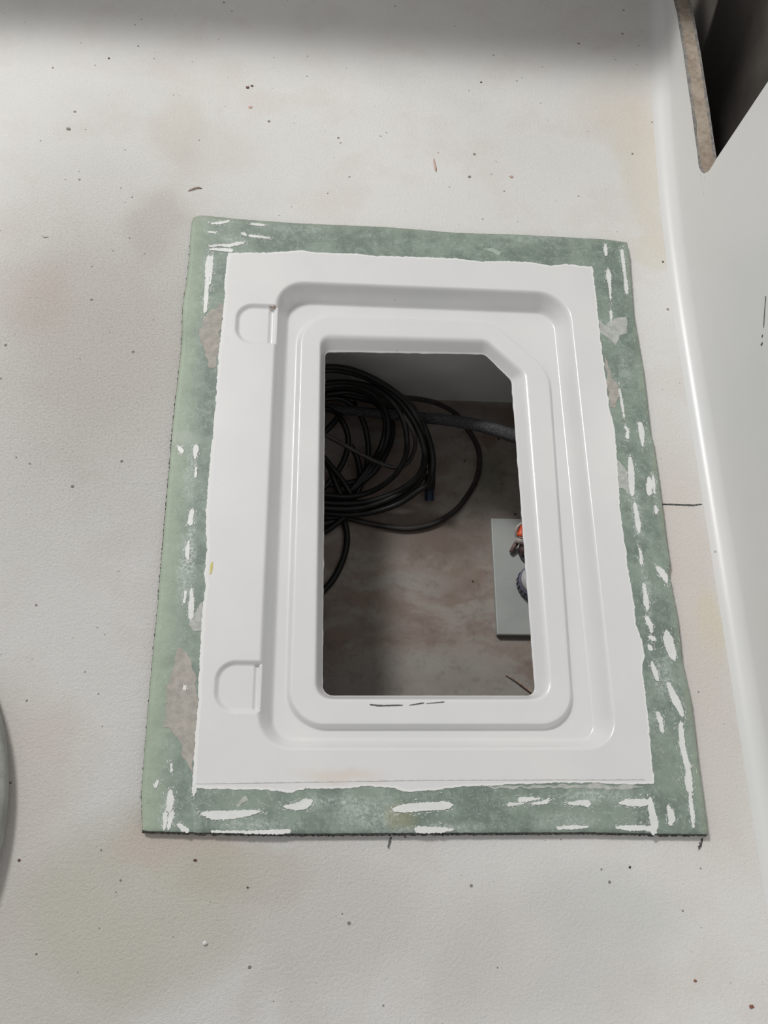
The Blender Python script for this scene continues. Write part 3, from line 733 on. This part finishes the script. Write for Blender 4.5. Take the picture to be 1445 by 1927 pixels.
crumb(466, 1670, .0014, MBRN, 'rust_crumb', 'tiny dark crumb on the beige stain below the panel', 'crumb', .6, 9)
crumb(386, 1774, .0028, MCRU, 'white_crumb', 'white crumb sitting on the beige deck stain', 'crumb', .8, 10)
crumb(1414, 1894, .0030, MRED, 'red_flake', 'larger red brown flake at the foot of the side wall', 'flake', .35, 11)
crumb(1308, 1846, .0021, MRED, 'red_flake', 'small red flake on the deck away from the side wall', 'flake', .4, 12)
crumb(36, 1619, .0019, MBRN, 'dark_crumb', 'dark crumb on the deck beside the round lid', 'crumb', .6, 13)
crumb(1247, 493, .0016, simple('black_grit', (.05, .045, .04), .8), 'black_crumb', 'black crumb at the foot of the side wall beside the border corner', 'crumb', .6, 14)
crumb(905, 155, .0018, MBRN, 'dark_crumb', 'dark crumb in the middle of the deck just clear of the far shadow', 'crumb', .6, 15)
crumb(1171, 64, .0024, MSHAV, 'brown_crumb', 'brown crumb inside the far shadow near the side wall', 'crumb', .5, 16)
crumb(1185, 1632, .0017, bpy.data.materials['black_grit'], 'black_crumb', 'black crumb below the lower edge of the green border', 'crumb', .6, 17)

# ------------------------------------------------------------------ round lid at the edge of the view
rc = px(12, 1545, .010); R0 = .275
vs, fs = lathe([(R0-.012, 0), (R0-.003, .003), (R0, .010), (R0, .020), (R0-.002, .025), (R0-.007, .028), (R0-.014, .0275), (R0-.02, .0262), (R0-.06, .026), (.001, .028)], 160)
lid = mesh('round_cover', vs, fs, MLID); lid.location = (rc.x-R0, rc.y, 0)
tag(lid, 'large round grey-green cover plate lying on the stained deck', 'cover')

# ------------------------------------------------------------------ things in the locker
# flat plate
pt = [px(924, 975, DZ+.010), px(1120, 980, DZ+.010), px(1135, 1196, DZ+.010), px(935.5, 1194, DZ+.010)]
vs = [Vector((p.x, p.y, DZ+.0005)) for p in pt]+pt
plate = bevel(mesh('mounting_plate', vs, [(0, 1, 2, 3), (7, 6, 5, 4), (0, 4, 5, 1), (1, 5, 6, 2), (2, 6, 7, 3), (3, 7, 4, 0)], MPLATE, smooth=False), .0012)
tag(plate, 'flat pale grey rectangular plate on the locker floor', 'plate')
PT = DZ+.010
# capped round fitting lying on the plate
cap = empty('round_fitting', (0, 0, 0)); c0 = px(1012, 1088, PT+.028); cap.location = (c0.x, c0.y, PT)
tag(cap, 'round grey ribbed cap with a dark rim standing on the grey plate', 'cap')
MCAPG = simple('cap_grey', (.55, .56, .57), .4, .5, .05, 50); MCAPD = simple('cap_purple_grey', (.13, .12, .19), .45, .5); MBK = simple('cap_black', (.01, .01, .01), .5)
vs, fs = lathe([(.0225, 0), (.0235, .002), (.0235, .016), (.0225, .018)], 64); mesh('rim', vs, fs, MCAPD, cap)
vs, fs = lathe([(.0215, .018), (.0210, .024), (.0185, .029), (.010, .031), (.0005, .0315)], 64); mesh('top', vs, fs, MCAPG, cap)
vs, fs = box(-.019, .019, -.0035, .0035, .029, .036); gr = bevel(mesh('grip_bar', vs, fs, MCAPG, cap), .002); gr.rotation_euler.z = 2.1
for k in range(12):
    a = math.radians(150+k*16); vs, fs = box(-.0012, .0012, -.0009, .0009, .004, .0155)
    o = mesh('rim_notch', vs, fs, MBK, cap, smooth=False); o.location = (0.0231*math.cos(a), 0.0231*math.sin(a), 0); o.rotation_euler.z = a
# small clamp with an orange tip
cl = empty('clip', (0, 0, 0)); c1 = px(988, 1020, PT); cl.location = (c1.x, c1.y, PT)
tag(cl, 'small pale plastic fitting with an orange cone tip on the grey plate', 'fitting')
MPALE = simple('pale_plastic', (.42, .36, .34), .35, .5, .15, 150); MRIB = simple('brown_plastic', (.16, .10, .09), .5, .4, .3, 200); MOR = simple('orange_plastic', (.75, .10, .03), .4, .5)
def P3(u, v, z): p = px(u, v, z); return Vector((p.x-c1.x, p.y-c1.y, z-PT))
arc = catmull([P3(1000, 983, PT+.03), P3(984, 984, PT+.031), P3(973, 993, PT+.030), P3(971, 1004, PT+.026), P3(974, 1012, PT+.022)], 8)
tube('loop', arc, .0022, MPALE, cl)
vs, fs = lathe([(.0075, 0), (.0085, .001), (.0085, .004), (.0060, .006), (.0045, .012), (.0008, .019)], 32)
t = mesh('tip', vs, fs, MOR, cl); t.location = P3(981, 1008, PT+.022); t.rotation_euler = (-.9, .15, 0); t['label'] = 'orange cone tip'
tube('collar', [P3(970, 1016, PT+.020), P3(984, 1019, PT+.021), P3(998, 1016, PT+.020)], .0042, MPALE, cl)
tube('stem', [P3(985, 1020, PT+.016), P3(983, 1034, PT+.010), P3(986, 1042, PT+.006)], .0052, MRIB, cl)
tube('foot', [P3(973, 1020, PT+.012), P3(965, 1033, PT+.006), P3(962, 1040, PT+.0035)], .0033, MRIB, cl)
vs, fs = lathe([(.017, 0), (.018, .001), (.017, .004), (.012, .005)], 40); b = mesh('base', vs, fs, simple('dark_rubber', (.06, .06, .065), .6), cl); b.location = P3(1000, 1042, PT)
# splinter
sp = catmull([px(950, 1268, DZ+.003), px(968, 1278, DZ+.0045), px(985, 1291, DZ+.004), px(1012, 1311, DZ+.003)], 6)
tag(tube('wood_splinter', sp, lambda t: .0007+.0009*t, MSHAV, seg=6), 'thin brown wood splinter on the locker floor by the opening corner', 'splinter')

# cables
def cab(name, pts, r, mat, parent=None, n=10, **k):
    return tube(name, catmull([px(a, b, z) for a, b, z in pts], n), r, mat, parent, **k)
coil = empty('cable_coil', (0, 0, 0)); pc = px(640, 860, DZ); coil.location = (pc.x, pc.y, DZ)
tag(coil, 'tangled coil of thick black cable heaped at the dark side of the locker', 'cable')
def cadd(name, pts, r, mat, **k): return adopt(cab(name, pts, r, mat, None, **k), coil)
A = -.115; B_ = -.20; Z0 = DZ+.0045
LOOPS = [
 # outer turns passing over the hose and round to the lower side
 ([(560, 706, A), (585, 694, A), (612, 690, A), (650, 693, A), (685, 704, A), (720, 722, A), (752, 745, A), (778, 775, A), (797, 812, -.135), (808, 850, -.17), (811, 885, -.20), (809, 912, -.222), (808, 922, -.228)], .0041),
 ([(560, 712, A-.01), (612, 697, A-.008), (655, 700, A-.008), (700, 716, A-.008), (740, 744, A-.005), (770, 778, A-.005), (789, 815, A-.02), (799, 850, -.15), (797, 878, -.17), (778, 905, -.19), (738, 930, -.21), (690, 944, -.22), (640, 948, -.225), (590, 944, -.225)], .0041),
 ([(570, 735, -.14), (612, 722, -.135), (650, 719, -.13), (690, 726, -.125), (722, 742, -.12), (745, 765, -.12), (760, 795, -.125), (766, 830, -.14), (763, 858, -.16), (748, 888, -.18), (722, 912, -.20), (690, 928, -.215), (650, 935, -.22), (600, 930, -.22)], .0038),
 ([(570, 745, -.16), (612, 728, -.15), (660, 724, -.145), (700, 736, -.14), (735, 757, -.128), (762, 786, -.122), (778, 815, -.13), (781, 840, -.15), (772, 864, -.17), (757, 878, -.18), (738, 879, -.185), (708, 869, -.18), (672, 851, -.17), (636, 831, -.16), (600, 812, -.15)], .0030),
 ([(560, 735, -.15), (620, 722, -.15), (680, 723, -.145), (730, 738, -.135), (762, 752, -.122), (785, 778, -.12), (802, 812, -.135), (813, 850, -.155), (814, 885, -.17), (805, 910, -.19), (785, 925, -.20), (750, 948, -.215), (705, 963, -.225), (655, 969, -.23), (600, 964, -.23)], .0040),
 ([(612, 742, -.18), (660, 738, -.18), (700, 752, -.185), (722, 778, -.19), (732, 810, -.2), (729, 840, -.21), (719, 868, -.22), (695, 895, -.225), (660, 908, -.23), (620, 912, -.232), (590, 905, -.232)], .0040),
 ([(600, 752, -.19), (640, 750, -.19), (668, 768, -.195), (684, 795, -.2), (692, 830, -.21), (692, 865, -.22), (684, 900, -.228), (668, 935, -.232), (645, 958, -.235), (610, 972, -.235)], .0040),
 ([(590, 770, -.2), (625, 772, -.2), (645, 795, -.2), (655, 825, -.21), (650, 858, -.22), (635, 888, -.225), (612, 915, -.23), (590, 935, -.23)], .0040),
 ([(600, 850, -.21), (625, 880, -.215), (645, 905, -.22), (660, 930, -.228), (668, 950, -.235), (655, 968, -.238), (630, 980, -.24), (600, 988, -.24)], .0040),
 ([(660, 838, -.215), (672, 862, -.225), (678, 895, -.232), (672, 925, -.236), (650, 950, -.238)], .0042),
 ([(590, 830, -.2), (612, 812, -.2), (628, 795, -.2), (648, 772, -.2), (670, 758, -.2)], .0042),
 ([(585, 870, -.22), (605, 865, -.22), (620, 880, -.22), (636, 920, -.23), (652, 950, -.238), (660, 962, -.242)], .0042),
 ([(600, 975, -.238), (650, 972, -.235), (705, 958, -.23), (752, 938, -.22), (788, 908, -.205), (800, 880, -.19)], .0040),
 ([(600, 955, -.22), (650, 958, -.222), (700, 951, -.22), (745, 933, -.21), (778, 908, -.2), (795, 880, -.185), (800, 850, -.165)], .0040),
 ([(585, 1012, Z0), (612, 1000, Z0+.004), (632, 986, Z0+.008), (655, 968, -.232), (690, 955, -.225)], .0042)]
for p, r in LOOPS: cadd('cable_turn', p, r, MBLK if r > .0031 else MBLK2)
rnd = random.Random(5)
for k in range(9):                           # stacked turns under the upper ones
    z = -.155-.009*k; dy = rnd.uniform(-4, 6); e = 3.2*k; w_ = rnd.uniform(0, 22)
    cadd('cable_turn', [(560, 748+dy, z), (600, 728+dy+e*.55, z), (640, 722+dy+e*.7, z), (680, 729+dy+e*.8, z), (715-w_*.4, 745+dy+e*.8, z-.005), (742-w_, 772+dy+e*.3, z-.01), (752-w_*1.3, 805, z-.018), (748-w_*1.5, 840, min(z-.025, -.19)), (726-w_*1.6, 880, -.215), (690-w_*1.3, 915+dy, -.226), (640, 935+dy+k, -.234), (590, 940+dy+k, -.236)] if k < 4 else
         [(560, 752+dy, z), (600, 734+dy+e*.4, z), (645, 730+dy+e*.55, z), (690, 738+dy+e*.6, z), (730, 752+dy+e*.5, z), (756, 772+e*.3, z-.004), (760, 786+e*.3, z-.01)], .0040, MBLK)
bt = cab('cable_end', [(806, 895, -.212), (807, 910, -.222), (807, 925, -.231)], .0058, MBLK); adopt(bt, coil)
bt2 = cab('cable_end', [(814, 880, -.205), (813, 905, -.222), (812, 921, -.229)], .0044, MBLK); adopt(bt2, coil)
bb = cab('tape_band', [(807, 920, -.229), (808, 931, -.234), (808, 942, -.238)], .0066, MBLUE); adopt(bb, coil); bb['label'] = 'blue tape round the cable end'
# connecting risers so the end lies down on the floor out of sight
cab2 = cab('thin_cable', [(560, 698, -.13), (620, 690, -.13), (680, 702, -.13), (725, 724, -.135), (748, 741, -.14), (762, 748, -.15), (789, 751, -.165), (825, 760, -.19), (859, 780, -.22), (882, 811, Z0), (898, 840, Z0), (902, 868, Z0), (897, 900, Z0), (882, 929, Z0), (856, 961, Z0), (816, 985, Z0), (768, 995, Z0), (716, 989, Z0), (664, 978, Z0), (636, 970, Z0), (590, 955, Z0)], .0037, MBLK2)
tag(cab2, 'single loose black cable making a wide loop on the locker floor', 'cable')
cab3 = cab('cable_tail', [(640, 955, Z0+.004), (648, 981, Z0+.002), (653, 1012, Z0), (648, 1045, Z0), (632, 1082, Z0), (612, 1108, Z0), (580, 1138, Z0), (540, 1165, Z0)], .0044, MBLK)
tag(cab3, 'black cable tail curving down from the coil to the near side', 'cable')
hz = catmull([px(520, 752, -.225), px(612, 767, -.205), px(681, 775, -.19), px(768, 784, -.165), px(837, 790, -.145), px(906, 802, -.12), px(974, 823, -.10), px(1060, 850, -.085)], 26)
tag(tube('hose', hz, lambda t: .0056+.0036*t, MHOSE, seg=20, ridge=.035), 'dark grey braided hose crossing the locker above the cables', 'hose')
